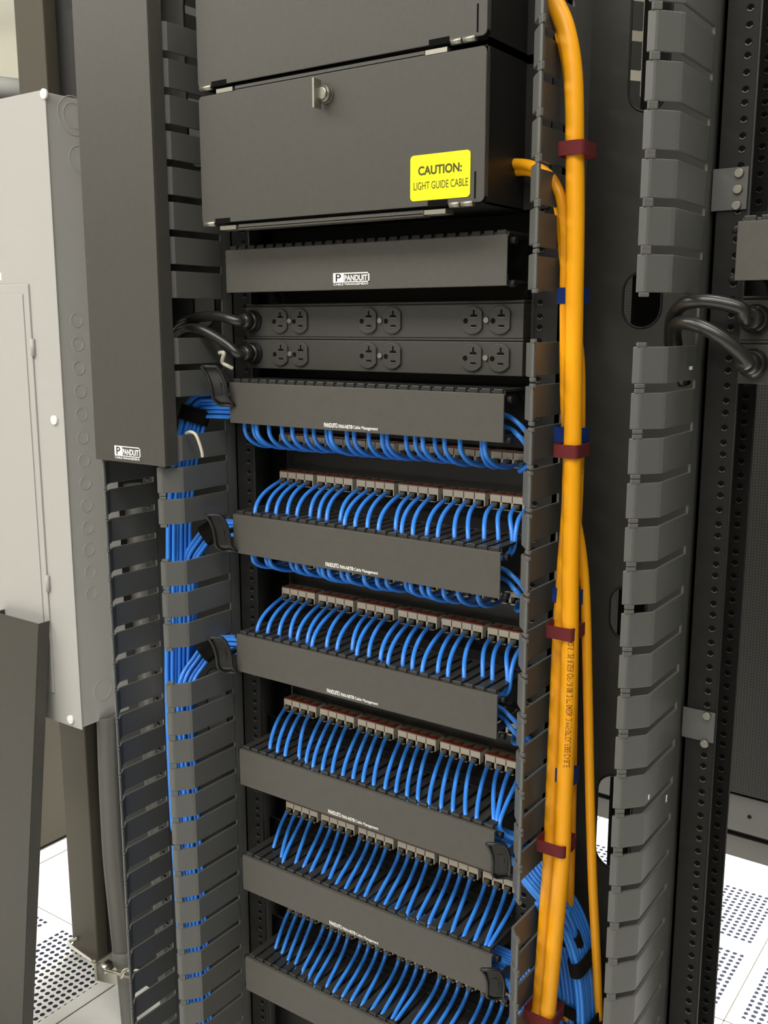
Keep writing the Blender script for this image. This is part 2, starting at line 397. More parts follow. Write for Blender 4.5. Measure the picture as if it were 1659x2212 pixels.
# ------------------------------------------------------------------ horizontal cable managers
CW, CHH, CY = 0.2165, 0.0563, -0.0538
ZT = [1.4229, 1.2446, 1.0577, 0.8792, 0.7005, 0.5282, 0.356]
def hmanager(label):
    """built with its cover's top edge at Z = 0"""
    h = thing('horizontal_cable_manager', (0, 0, 0), label, 'cable manager', 'horizontal cable managers')
    cov = MB(); cov.box(-CW, CW, CY, CY+0.0022, -CHH, 0)
    cov.box(-CW, CW, CY+0.0022, CY+0.006, -0.0018, 0); cov.box(-CW, CW, CY+0.0022, CY+0.006, -CHH, -CHH+0.0018)
    cov.build('cover', 'black', h, bevel=0.0007)
    n = 26; p = 2*0.2145/n
    for nm, sg in (('top_comb', 1), ('bottom_comb', -1)):
        m = MB(); zt = 0.0048 if sg > 0 else -CHH+0.0035
        z0, z1 = (zt-0.0035, zt) if sg > 0 else (zt, zt+0.0035)
        for i in range(n):
            a = -0.2145 + i*p + 0.0024; b = a + p - 0.0048
            m.box(a, b, CY+0.0062, 0.034, z0, z1)
            m.box(a, b, CY+0.0045, CY+0.0065, *((z0-0.005, z1+0.0006) if sg > 0 else (z0, z1+0.005)))
        m.box(-0.2145, 0.2145, CY+0.0068, CY+0.0085, *((z0-0.006, z1-0.0016) if sg > 0 else (z0+0.0016, z1+0.006)))
        m.box(-0.2145, 0.2145, 0.034, 0.037, z0, z1)
        m.build(nm, 'comb', h, bevel=0.0007)
    bp = MB(); bp.box(-0.241, 0.241, 0.037, 0.040, -CHH-0.0163, 0.0178)
    bp.build('back_plate', 'dark', h)
    for s in (-1, 1):
        a, b = sorted((s*0.2145, s*0.2215))
        for z in (-0.0065, -CHH+0.0025):
            MB().cyl((s*0.2165, CY+0.009, z), (s*0.2235, CY+0.009, z), 0.0042, 12).build('hinge_peg', 'rail', h)
    return h
names = ['black cable manager cover with white framed badge, directly under the box with the yellow sticker',
         'black cable manager with blank comb top just below the two power strips',
         'black cable manager fed by the blue cables of the topmost patch panel',
         'black cable manager fed by the blue cables of the second patch panel from the top',
         'black cable manager with a black clip on its right end, fourth below the power strips',
         'black cable manager with a black clip on its right end, second up from the bottom',
         'lowest black cable manager, cut off by the bottom edge of the picture']
hm0 = hmanager(names[0])
HM = [hm0]
hm0.location = (0, 0, ZT[0])
for i in range(1, 7): HM.append(copy_thing(hm0, (0, 0, ZT[i]), names[i], 'cable manager', 'horizontal cable managers'))
brand_badge(hm0, -0.0305, ZT[0]-0.0508, 0.0565, 0.0152, CY-0.0001)
for i in range(1, 7):
    g = bpy.data.objects.new('print_line', None); COL.objects.link(g); attach(g, HM[i])
    zz = ZT[i] - CHH + 0.0035
    lettering('name_print', 'PANDUIT\u00ae', -0.0478, zz, 0.0225, 0.0062, CY-0.0004, 'white', g, bold=0.025)
    lettering('series_print', 'PAN-NET\u00ae', -0.0236, zz, 0.0225, 0.0052, CY-0.0004, 'white', g, bold=0.02)
    lettering('line_print', 'Cable Management', -0.0, zz-0.0008, 0.0385, 0.0055, CY-0.0004, 'white', g, bold=0.012)
# bend clips at the open ends of some managers
def bend_clip(parent, top, bot):
    """shoehorn-like clip: flared top, recessed middle, raised rims"""
    m = MB(); path = []; top = Vector(top); bot = Vector(bot)
    for i in range(19):
        t = i/18; e = math.exp(-t*6)
        path.append(top.lerp(bot, t*0.92+0.08*t*t) + Vector((0.0035*math.sin(math.pi*min(1, t*1.25))*0.9, -0.006*e + 0.010*max(0, t-0.86)/0.14, 0)))
    hv = Vector((0.0086, 0.0060, 0))
    m.strip(path, hv, 0.0022)
    front = Vector((0.0018, -0.0028, 0))
    ring = [p - hv + front for p in path] + [path[-1] + front, path[-1] + hv + front] + [p + hv + front for p in path[::-1]][1:] + [path[0] + front]
    m.tube(ring + [ring[0]], 0.0022, 8)
    c = path[9]; m.box(c.x-0.004, c.x+0.004, c.y, 0.0, c.z-0.003, c.z+0.003)
    m.strip([p + front*0.3 for p in path[6:14]], hv*0.28, 0.0022)
    return m.build('bend_clip', 'clip', parent)
yc = CY - 0.014
for i, a, b in ((1, (458, 791), (482, 876)), (2, (467, 1110), (487, 1192)), (3, (472, 1374), (491, 1455)), (4, (1074, 1816), (1083, 1900)), (5, (1062, 2086), (1072, 2162))):
    bend_clip(HM[i], at(*a, Y=yc), at(*b, Y=yc))
copy_o = copy_thing(hm0, (0.6856, 0, ZT[0]-0.001), 'black cable manager cover at the right edge, left end only in view', 'cable manager', 'horizontal cable managers')
for ch in list(copy_o.children):
    if ch.name.startswith('badge'):
        for g in list(ch.children): bpy.data.objects.remove(g)
        bpy.data.objects.remove(ch)

# ------------------------------------------------------------------ fibre enclosures
def enclosure(z0, z1, label):
    e = thing('fibre_enclosure', (0, 0, z0), label, 'fibre enclosure', 'black fibre enclosures')
    hw = 0.212; yf = -0.1
    b = MB(); b.box(-hw+0.003, hw-0.003, yf+0.012, 0.16, z0-0.001, z0+0.001); b.box(-hw+0.003, hw-0.003, yf+0.012, 0.16, z1+0.002, z1+0.004)
    for s in (-1, 1):
        a, c = sorted((s*(hw-0.003), s*(hw-0.0055))); b.box(a, c, yf+0.012, 0.16, z0-0.001, z1+0.004)
        a, c = sorted((s*(hw-0.004), s*0.241)); b.box(a, c, -0.003, 0, z0, z1)
    b.box(-hw+0.003, hw-0.003, 0.158, 0.16, z0, z1); b.box(-0.216, 0.216, 0.042, 0.045, z0-0.0145, z0)
    b.build('body', 'dark', e)
    d = MB(); d.prism(rrect(-hw, hw, z0, z1, 0.006), yf, yf+0.002, 'Y')
    for s in (-1, 1):
        a, c = sorted((s*hw, s*(hw-0.002))); d.box(a, c, yf+0.002, yf+0.009, z0+0.006, z1-0.006)
    d.box(-hw+0.006, hw-0.006, yf+0.002, yf+0.009, z1-0.002, z1)
    do = d.build('door', 'box', e, bevel=0.0008)
    for a in ((-hw+0.024, -hw+0.05, z0-0.001, z0+0.0055), (hw-0.072, hw-0.046, z0-0.001, z0+0.0055), (hw-0.0125, hw-0.0105, z0+0.004, z0+0.032)):
        MB().box(a[0], a[1], yf-0.0003, yf+0.003, a[2], a[3]).build('door_cutout', 'hole', do)
    for xa, xb in ((-hw+0.003, -hw+0.023), (hw-0.044, hw-0.031), (hw-0.029, hw-0.014)):
        MB().cyl((xa, yf+0.002, z0-0.0005), (xb, yf+0.002, z0-0.0005), 0.0035, 12).build('hinge_knuckle', 'hinge', do)
    lip = MB(); lip.box(-hw+0.06, hw-0.08, yf+0.004, yf+0.02, z0-0.010, z0-0.006); lip.box(-hw+0.06, hw-0.08, yf+0.004, yf+0.006, z0-0.009, z0-0.003)
    lip.build('bottom_lip', 'black', e, bevel=0.001)
    for xa, xb in ((-hw+0.03, -hw+0.058), (hw-0.078, hw-0.05)):
        MB().box(xa, xb, yf+0.002, yf+0.02, z0-0.009, z0-0.004).build('slide_plate', 'hinge', e)
    la = bpy.data.objects.new('latch', None); COL.objects.link(la); attach(la, do)
    xl, zl = -0.006, z1-0.023
    k = MB()
    for r0, r1, y0, y1 in ((0.0105, 0.0105, yf, yf-0.003), (0.0105, 0.0085, yf-0.003, yf-0.009), (0.0085, 0.006, yf-0.009, yf-0.011)): k.cyl((xl+0.004, y0, zl), (xl+0.004, y1, zl), r0, 24, 0, r1)
    k.build('latch_knob', 'hinge', la)
    MB().box(xl-0.0035, xl-0.0005, yf-0.018, yf-0.004, zl-0.0165, zl+0.0165).build('latch_wing', 'hinge', la, bevel=0.0006)
    return e
enc = enclosure(1.4535, 1.6115, 'black fibre enclosure with the yellow caution sticker on its door')
enc_u = enclosure(1.6215, 1.7795, 'upper black fibre enclosure without a sticker, cut off by the top of the picture')
ck = MB().prism(rrect(0.1168, 0.1946, 1.4597, 1.5087, 0.0045), -0.1006, -0.1000, 'Y').build('caution_sticker', 'yellow', enc)
ck['label'] = 'yellow rounded caution sticker'
lettering('heading_print', 'CAUTION:', 0.1275, 1.4868, 0.0565, 0.0098, -0.1008, 'ink', ck, bold=0.03)
lettering('line_print', 'LIGHT GUIDE CABLE', 0.1215, 1.4715, 0.0705, 0.0082, -0.1008, 'ink', ck, bold=0.0)

# ------------------------------------------------------------------ power strips
def power_strip(xc, zt, label, cord_pts, full=True):
    p = thing('power_strip', (xc, 0, zt), label, 'power strip', 'rack power strips')
    z0 = zt - 0.0441; yf = -0.014; hw = 0.2185
    b = MB(); b.box(xc-hw, xc+hw, yf, 0.07, z0, zt-0.0042); b.box(xc-hw, xc+hw, yf+0.0012, 0.07, zt-0.0028, zt)
    b.box(xc-hw+0.001, xc+hw-0.001, yf+0.003, 0.069, zt-0.0045, zt-0.0025)
    b.box(xc-0.241, xc-hw, 0.0035, 0.006, z0, zt); b.box(xc+hw, xc+0.241, 0.0035, 0.006, z0, zt)
    b.build('case', 'strip', p, bevel=0.0008)
    zc = (z0 + zt)/2 - 0.001
    if full:
        for i, (xa, xb) in enumerate(((-0.1545, -0.1190), (-0.0045, 0.0335), (0.1510, 0.1885))):
            for x in (xa, xb):
                x += xc; r = 0.0166; pr = []
                for t in range(40):
                    a = 2*math.pi*t/40; cx = max(-0.0135, min(0.0135, r*math.cos(a))); pr.append((x+cx, zc+r*math.sin(a)))
                o = MB().prism(pr, yf-0.003, yf, 'Y').build('outlet', 'strip', p, bevel=0.0007)
                s = MB(); yy = yf-0.0033
                s.box(x-0.0022, x+0.0068, yy, yy+0.0005, zc+0.0035, zc+0.0066); s.box(x+0.0012, x+0.0034, yy, yy+0.0005, zc+0.0066, zc+0.0122)
                s.box(x-0.0012, x+0.0062, yy, yy+0.0005, zc-0.0082, zc-0.0056)
                gr = [(x-0.0088+0.0032*math.cos(math.pi*j/8), zc-0.0008+0.0032*math.sin(math.pi*j/8)) for j in range(16)]
                s.prism(gr, yy, yy+0.0005, 'Y'); s.build('contact_slots', 'hole', o)
                gl = MB(); gl.box(x-0.0022, x+0.0068, yy-0.0003, yy+0.0005, zc+0.0029, zc+0.0035); gl.box(x-0.0012, x+0.0062, yy-0.0003, yy+0.0005, zc-0.0088, zc-0.0082); gl.build('slot_glints', 'hinge', o)  # bright bars painted in as highlights under the slots
            MB().cyl((xc+(xa+xb)/2, yf, zc), (xc+(xa+xb)/2, yf-0.003, zc), 0.0034, 12).build('centre_screw', 'hinge', p)
    xb = xc-0.2035
    MB().cyl((xb, yf, zc), (xb, yf-0.006, zc), 0.0150, 20).tube([(xb, yf-0.006, zc), (xb, yf-0.012, zc)], [0.0150, 0.0118], 20).tube([(xb, yf-0.012, zc), (xb-0.001, yf-0.024, zc)], [0.0118, 0.0095], 20).build('strain_relief', 'rubber', p)
    pts = [(xb, yf-0.012, zc), (xb-0.004, yf-0.030, zc)] + cord_pts
    MB().tube(spline(pts, 8), 0.0072, 14).build('power_cord', 'rubber', p)
    return p
power_strip(0, 1.3517, 'upper black power strip with three pairs of outlets in the middle rack',
    [at(478, 684, Y=-0.048), at(440, 684, Y=-0.05), at(408, 692, Y=-0.05), at(388, 706, Y=-0.035), at(372, 735, Y=-0.02), at(366, 800, Y=-0.008)])
power_strip(0, 1.3073, 'lower black power strip with three pairs of outlets in the middle rack',
    [at(492, 745, Y=-0.05), at(452, 720, Y=-0.06), at(420, 709, Y=-0.064), at(395, 714, Y=-0.055), at(376, 740, Y=-0.042), at(366, 820, Y=-0.03)])
power_strip(0.6856, 1.3517, 'upper black power strip half out of view at the right edge',
    [at(1602, 668, Y=-0.05), at(1560, 655, Y=-0.055), at(1510, 650, Y=-0.058), at(1472, 660, Y=-0.05), at(1452, 690, Y=-0.03), at(1448, 740, Y=-0.0)])
power_strip(0.6856, 1.3073, 'lower black power strip half out of view at the right edge',
    [at(1612, 778, Y=-0.05), at(1570, 738, Y=-0.062), at(1520, 708, Y=-0.066), at(1480, 697, Y=-0.06), at(1458, 708, Y=-0.045), at(1462, 760, Y=-0.02), at(1478, 830, Y=-0.005)])

# ------------------------------------------------------------------ patch panels
JX0, JP, JY = -0.2100, 0.0716, 0.042
TLOW, TUP = 0.0517, 0.1075             # top of the lower / upper jack row above the manager below
def port_x(k): return JX0 + JP*(k//4) + 0.0080 + 0.0160*(k % 4)
def patch_panel(label):
    p = thing('patch_bay', (0, 0, 0), label, 'patch panel', 'patch panels')
    pl = MB(); pl.box(-0.213, 0.222, 0.066, 0.069, 0.0150, 0.1140); pl.box(-0.213, 0.222, 0.0402, 0.066, 0.0150, 0.0178); pl.box(-0.213, 0.222, 0.060, 0.066, 0.111, 0.1140)
    pl.build('face_plate', 'panelplate', p)
    blk = None
    for row, T in (('lower', TLOW), ('upper', TUP)):
        for i in range(6):
            x = JX0 + JP*i
            if blk is None:
                m = MB(); w_ = 0.0640
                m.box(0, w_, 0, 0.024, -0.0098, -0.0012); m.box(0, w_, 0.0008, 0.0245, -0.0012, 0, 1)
                m.box(0, w_, 0.010, 0.024, -0.0180, -0.0098, 2)
                for j in range(5):
                    xx = j*0.016; a, b = (max(0, xx-0.0016), min(w_, xx+0.0016)); m.box(a, b, 0, 0.010, -0.0180, -0.0098)
                for j in range(1, 4): m.box(j*0.016-0.0004, j*0.016+0.0004, -0.0004, 0, -0.0098, -0.0012, 2)
                m.box(0, w_, 0.001, 0.022, -0.0186, -0.0178, 2)
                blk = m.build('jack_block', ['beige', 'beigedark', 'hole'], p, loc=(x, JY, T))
                ic = MB()
                ic.prism([(0, 0.0006), (0, 0.0032)] + [q for j in range(4) for q in ((j*0.016+0.002, 0.0052), (j*0.016+0.008, 0.0064), (j*0.016+0.0135, 0.0165), (j*0.016+0.0155, 0.0056))] + [(w_, 0.0052), (w_, 0.0006)], 0.0000, 0.0008)
                ico = ic.build('icon_strip', 'red', blk, loc=(x, JY, T))
                for j in range(4):
                    tb = MB(); tb.box(j*0.016+0.0025, j*0.016+0.0120, -0.0022, 0.005, -0.0198, -0.0186)
                    (tb.build('contact_tab', 'gold', blk, loc=(x, JY, T)))
            else:
                c = blk.copy(); COL.objects.link(c); c.location = (x, JY, T)
                for g in blk.children:
                    gg = g.copy(); COL.objects.link(gg); gg.parent = c; gg.matrix_parent_inverse = g.matrix_parent_inverse.copy()
    return p
def lp(o): return o
pnames = ['topmost patch panel, under the cable manager below the power strips', 'second patch panel from the top', 'third patch panel from the top, in the middle of the stack',
          'fourth patch panel from the top', 'lowest patch panel, just above the cable manager cut by the bottom edge']
PP = [patch_panel(pnames[0])]; PP[0].location = (0, 0, ZT[2])
for i in range(1, 5): PP.append(copy_thing(PP[0], (0, 0, ZT[i+2]), pnames[i], 'patch panel', 'patch panels'))

# ------------------------------------------------------------------ patch cords
CR = 0.0030
def cord(path, plug_p, plug_dir, label, group):
    c = thing('patch_cable', plug_p, label, 'cable', group)
    MB().tube(path, CR, 10).build('jacket', 'blue', c)
    p = Vector(plug_p); d = Vector(plug_dir)
    m = MB(); m.tube([p - d*0.007, p + d*0.003], 0.0042, 4, flat=(1, 0, 1)); m.tube([p + d*0.003, p + d*0.005], [0.0038, 0.0034], 8)
    m.build('plug', 'clear', c)
    return c
ENDS = {
 2: [(548,1105),(576,1104),(596,1107),(621,1108),(641,1111),(670,1112),(689,1116),(706,1121),(735,1122),(743,1132),(763,1136),(794,1137),(818,1141),(855,1140),(868,1147),(887,1154),(922,1152),(946,1157),(982,1158),(1012,1161),(1046,1161),(1077,1163),(1107,1165)],
 3: [(555,1361),(578,1365),(603,1369),(627,1373),(642,1379),(664,1384),(674,1393),(706,1395),(728,1401),(761,1401),(771,1413),(797,1416),(822,1422),(838,1431),(870,1433),(891,1441),(911,1449),(946,1450),(968,1459),(1003,1461),(1043,1459),(1064,1466),(1097,1468)],
 4: [(583,1615),(599,1623),(616,1631),(646,1633),(661,1642),(670,1656),(690,1663),(711,1670),(727,1681),(753,1686),(771,1695),(795,1702),(821,1709),(846,1716),(868,1725),(894,1731),(916,1740),(942,1749),(968,1757),(998,1764),(1024,1770),(1067,1768)],
 5: [(590,1829),(607,1850),(611,1857),(639,1859),(656,1868),(671,1880),(696,1885),(711,1897),(725,1908),(741,1921),(762,1930),(782,1939),(803,1950),(824,1957),(846,1969),(870,1979),(894,1987),(920,1996),(942,2007),(968,2018),(994,2027),(1020,2035),(1046,2042)],
 6: [(594,2047),(608,2058),(621,2072),(637,2081),(653,2094),(667,2106),(674,2124),(706,2125),(721,2138),(736,2152),(755,2161),(776,2173),(796,2184),(817,2195),(837,2207)],
}
rowname = {2: 'the lower jacks of the topmost patch panel', 3: 'the lower jacks of the second patch panel', 4: 'the lower jacks of the third patch panel',
           5: 'the lower jacks of the fourth patch panel', 6: 'the lower jacks of the lowest patch panel'}
for mi, ends in ENDS.items():
    zt = ZT[mi]; T = zt + TLOW
    pts = [at(x, y, Z=zt+0.0062) for x, y in ends]
    side = -1 if mi in (2, 3) else 1
    for k in range(24):
        xj = port_x(k)
        if k < len(pts): ex, ey = pts[k].x, max(-0.044, min(0.028, pts[k].y))
        else:
            ex, ey = xj + random.uniform(-.001, .003), pts[-1].y + random.uniform(-.003, .003); ey = max(-0.044, ey)
        if k: ex = max(ex, last_ex + 0.0045)
        ex = last_ex = max(-0.206, min(0.2128, ex))
        p0 = (xj, JY-0.007, T-0.0138); fl = 0.35 if mi in (2, 3) else 0.75
        j = {2: 0.0, 3: 0.05, 4: 0.55, 5: 0.9, 6: 1.0}[mi]*min(1.0, 0.55 + k/14)
        pa = Vector((xj, JY-0.030, T-0.020)).lerp(Vector((xj, JY-0.016, T-0.036)), j)
        pb = Vector((ex + (xj-ex)*0.25, ey + 0.006, zt+0.026)).lerp(Vector((ex + (xj-ex)*0.4, ey + 0.026, zt+0.0115)), j)
        path = bez(p0, pa, pb, (ex, ey, zt+0.002), 14)
        tg = (Vector((ex, ey, zt+0.002)) - pb).normalized()*0.010
        path += bez((ex, ey, zt+0.002), Vector((ex, ey, zt+0.002)) + tg, (ex+side*0.004, max(-0.043, ey*0.8), zt-0.018), (ex+side*0.026, ey*0.5-0.004, zt-0.022), 5)[1:]
        cord(path, (xj, JY-0.004, T-0.0138), (0, -1, 0), 'blue patch cable below %s, %s from the left' % (rowname[mi], NTH[k]), 'blue patch cords below the lower jack rows')
for mi in (1, 2):
    zt = ZT[mi+1]; T = zt + TUP; zb = ZT[mi] - CHH - 0.006
    for k in range(23 if mi == 1 else 22):
        xj = port_x(k); ex = max(-0.206, min(0.212, xj + random.uniform(-0.0075, 0.0055))); ey = random.uniform(-0.046, -0.028)
        dip = random.uniform(0.002, 0.007)
        path = bez((ex-0.02, ey+0.012, zb+0.024), (ex-0.006, ey+0.004, zb+0.024), (ex, ey, zb+0.016), (ex, ey, zb), 5)
        path += bez((ex, ey, zb), (ex, ey-0.002, T-0.006), (xj, 0.0, T-0.0155-dip), (xj, JY-0.007, T-0.0138), 12)[1:]
        nm = 'topmost' if mi == 1 else 'second'
        cord(path, (xj, JY-0.004, T-0.0138), (0, -1, 0), 'blue patch cable into the upper jacks of the %s patch panel, %s from the left' % (nm, NTH[k]), 'blue patch cords above the upper jack rows')
endword = {1: 'below the power strips', 2: 'under the topmost patch panel', 3: 'under the second patch panel'}
for mi in (1, 2, 3):
    zt = ZT[mi]
    for j, (a, b, wd) in enumerate(((0.236, 0.0, 'upper'), (0.229, 0.014, 'lower'))):
        T = ZT[mi+1] + TUP
        path = spline([(0.10, -0.02+0.01*j, zt-0.03), (0.19, -0.022+0.01*j, zt-0.026-b), (0.222, -0.026, zt-0.036-b), (a, -0.014, zt-0.060-b*0.4), (a, 0.006, zt-0.078), (0.217-0.016*j, JY-0.02, T-0.020), (0.2115-0.016*j, JY-0.007, T-0.0138)], 7)
        cord(path, (0.2115-0.016*j, JY-0.004, T-0.0138), (0, -1, 0), '%s blue patch cable at the right end of the manager %s' % (wd, endword[mi]), 'blue patch cords at the right ends of the managers')

# ------------------------------------------------------------------ strapped bundles of blue cable
def frames(path):
    pts = [Vector(p) for p in path]; k = len(pts); out = []; N = None
    for i in range(k):
        t = (pts[min(i+1, k-1)] - pts[max(i-1, 0)]).normalized()
        if N is None: N = (Vector((0, 0, 1)) - t*t.z).normalized() if abs(t.z) < 0.9 else (Vector((1, 0, 0)) - t*t.x).normalized()
        N = (N - t*N.dot(t)).normalized(); out.append((pts[i], N, t.cross(N), t))
    return out
def strap_ring(parent, fr, i, a, b, wid, m, name='strap'):
    p, N, B, t = fr[i]; loop = []
    for j in range(25):
        q = 2*math.pi*j/24; c, s_ = math.cos(q), math.sin(q)
        loop.append(p + N*(a*math.copysign(abs(c)**0.6, c)) + B*(b*math.copysign(abs(s_)**0.6, s_)))
    return MB().strip(loop, t*wid, 0.0022).build(name, m, parent)
def bundle(ctrl, cols, rows, label, straps=(), n=7, pitch=0.0062, sw=0.011, squash=1.0):
    path = spline(ctrl, n); fr = frames(path); mid = path[len(path)//2]
    b = thing('cable_bundle', ctrl[0], label, 'cable bundle', 'strapped bundles of blue cable')
    for i in range(cols):
        for j in range(rows):
            oa = (i-(cols-1)/2)*pitch + random.uniform(-.0007, .0007); ob = (j-(rows-1)/2)*pitch*squash + (0.5*pitch*(i % 2)-0.25*pitch)*0.6 + random.uniform(-.0007, .0007)
            MB().tube([p + N*oa + B*ob for p, N, B, t in fr], CR, 8).build('cable', 'blue', b)
    for ix in straps:
        strap_ring(b, fr, min(int(ix*n), len(fr)-1), cols*pitch/2+0.0026, rows*pitch*squash/2+0.0032, sw, 'blackstrap', 'hook_and_loop_strap')
    return b
def V(*a): return Vector(a)
z1, z2, z3 = ZT[1], ZT[2], ZT[3]
bundle([V(0.05, -0.014, z1-0.032), V(-0.12, -0.014, z1-0.032), V(-0.205, -0.016, z1-0.036), at(452, 876, Y=-0.03), at(426, 884, Y=-0.042), at(414, 925, Y=-0.05), at(400, 1000, Y=-0.056), at(388, 1100, Y=-0.06), at(386, 1200, Y=-0.062), at(384, 1330, Y=-0.064), at(383, 1500, Y=-0.064), at(390, 1700, Y=-0.064), at(404, 1950, Y=-0.064), at(421, 2250, Y=-0.064)],
       6, 2, 'topmost blue cable bundle entering the left duct, from the manager below the power strips', (4.55,  11.55))
bundle([V(0.05, -0.012, z2-0.030), V(-0.12, -0.012, z2-0.030), V(-0.205, -0.014, z2-0.030), at(470, 1143, Y=-0.03), at(432, 1176, Y=-0.044), at(412, 1222, Y=-0.046), at(408, 1330, Y=-0.040), at(406, 1500, Y=-0.036), at(413, 1700, Y=-0.036), at(426, 1950, Y=-0.036), at(443, 2250, Y=-0.036)],
       4, 3, 'blue cable bundle bending from under the topmost patch panel into the left duct', (3.4,))
bundle([V(0.05, -0.012, z3-0.030), V(-0.12, -0.012, z3-0.030), V(-0.205, -0.014, z3-0.030), at(468, 1394, Y=-0.034), at(425, 1436, Y=-0.055), at(401, 1482, Y=-0.078), at(402, 1560, Y=-0.074), at(412, 1700, Y=-0.062), at(430, 1950, Y=-0.05), at(448, 2250, Y=-0.05)],
       4, 3, 'blue cable bundle bending from under the second patch panel into the left duct', (3.4,))
z5, z6 = ZT[4], ZT[5]
bundle([V(-0.10, -0.014, z5-0.030), V(0.08, -0.014, z5-0.030), V(0.195, -0.012, z5-0.034), V(0.228, -0.012, z5-0.036), V(0.247, -0.02, z5-0.044), V(0.262, -0.03, 0.648), V(0.282, -0.032, 0.634), V(0.304, -0.028, 0.612), V(0.320, -0.022, 0.575), V(0.328, -0.016, 0.53), V(0.332, -0.012, 0.48), V(0.334, -0.01, 0.40)],
       2, 8, 'blue cable bundle from the fourth manager below the strips curving down beside the orange cables', (8.6, 10.4), sw=0.010)
bundle([V(-0.10, -0.014, z6-0.030), V(0.08, -0.014, z6-0.030), V(0.195, -0.012, z6-0.034), V(0.228, -0.012, z6-0.037), V(0.246, -0.02, z6-0.046), V(0.260, -0.028, z6-0.062), V(0.282, -0.028, z6-0.082), V(0.300, -0.022, z6-0.13)],
       2, 8, 'blue cable bundle leaving the right end of the second manager from the bottom', (), sw=0.010)
bundle([at(1192, 1960, X=0.297), at(1206, 1992, X=0.299), at(1222, 2040, X=0.303), at(1234, 2100, X=0.307), at(1242, 2170, X=0.309), at(1250, 2250, X=0.310)],
       2, 7, 'short blue cable bundle hanging directly right of the orange trunk cables', (1.7, 4.2,), sw=0.010)

# ------------------------------------------------------------------ orange fibre cables
def ocable(pts, r, label, printed=None):
    path = spline(pts, 8)
    o = MB().tube(path, r, 16).build('fibre_cable', 'orange'); tag(o, label, 'cable', 'orange fibre cables'); return o, path
YT = -0.072
F_ = [(1172,-30),(1200,10),(1224,70),(1239,170),(1242,330),(1243,480),(1241,640),(1239,800),(1237,960),(1235,1100),(1232,1250),(1231,1400),(1227,1540),(1222,1650),(1214,1850),(1202,1990),(1187,2150),(1178,2240)]
fo, fpath = ocable([at(x, y, Y=YT) for x, y in F_], 0.0097, 'thick orange fibre cable in front, running full height with dark printing on it')
L_ = [(1215,60),(1236,170),(1240,330),(1240,480),(1238,640),(1236,800),(1234,960),(1230,1100),(1220,1230),(1211,1360),(1203,1540),(1198,1650),(1189,1850),(1179,1990),(1167,2150),(1158,2240)]
ocable([at(x, y, Y=YT+0.018) for x, y in L_], 0.0092, 'thick orange fibre cable emerging left of the printed one in the lower half')
g1 = [V(0.150, 0.03, 1.516)] + [at(1062,360,Y=-0.012), at(1100,354,Y=-0.022), at(1145,357,Y=-0.04), at(1185,378,Y=-0.052), at(1209,420,Y=-0.056), at(1219,480,Y=-0.056), at(1221,560,Y=-0.056), at(1220,660,Y=-0.056), at(1222,900,Y=-0.05), at(1238,1080,Y=-0.048), at(1256,1190,Y=-0.046), at(1265,1300,Y=-0.044), at(1270,1500,Y=-0.040), at(1274,1700,Y=-0.036), at(1280,1900,Y=-0.03), at(1286,2020,Y=-0.02), at(1290,2110,Y=-0.005), at(1292,2200,Y=0.005)]
ocable(g1, 0.0057, 'thin orange cable leaving the yellow-stickered box, hanging free right of the trunk below')
g2 = [V(0.152, 0.035, 1.500)] + [at(1072,374,Y=-0.008), at(1105,370,Y=-0.016), at(1145,369,Y=-0.03), at(1182,392,Y=-0.036), at(1206,440,Y=-0.04), at(1216,520,Y=-0.04), at(1228,640,Y=-0.04), at(1250,760,Y=-0.045), at(1253,900,Y=-0.045), at(1249,1050,Y=-0.042), at(1241,1250,Y=-0.038), at(1238,1500,Y=-0.034), at(1234,1750,Y=-0.03), at(1230,1930,Y=-0.02), at(1226,2100,Y=0.0), at(1222,2200,Y=0.005)]
ocable(g2, 0.0060, 'second thin orange cable from the yellow-stickered box, tucked behind the trunk')
pr = thing_print = None
def cable_print(path, i0, i1, txt, parent, h=0.0072):
    """letters wrapped on the front of the cable, reading along it"""
    a, b = Vector(path[i0]), Vector(path[i1]); d = (b-a); Lx = d.length; d.normalize()
    view = (CAM - (a+b)/2); view = Vector((0.52, -0.85, 0.0)); view = (view - d*view.dot(d)).normalized(); side = d.cross(view).normalized()
    def pos(u, q):
        t = u/Lx*(i1-i0); k = min(int(t), i1-i0-1); fr_ = t-k
        c = Vector(path[i0+k]).lerp(Vector(path[i0+k+1]), fr_); s_ = (q-h/2); ang = s_/0.0098
        return c + (view*math.cos(ang) + side*math.sin(ang))*0.00985
    return lettering('cable_print', txt, 0, 0, Lx, h, 0, 'text_orange', parent, rot=pos)
cable_print(fpath, 8*10+6, 8*13+0, '12F 62.5/125 RISER OFNR 0812 FT 04526 12 MMF OPTICAL FIBRE CABLE', fo)
def trunk_wrap(px0, px1, py, hh, Y, depth, m, label, grp, nm='cable_wrap', back=0.0):
    a, b = at(px0, py, Y=Y), at(px1, py, Y=Y); c = (a+b)/2; rx = abs(b.x-a.x)/2; loop = []
    for j in range(33):
        q = 2*math.pi*j/32; cx, sy = math.cos(q), math.sin(q)
        loop.append((c.x + rx*math.copysign(abs(cx)**0.28, cx), c.y + back + depth*math.copysign(abs(sy)**0.28, sy), c.z))
    o = MB().strip(loop, (0, 0, hh), 0.002).build(nm, m); tag(o, label, 'strap', grp); return o
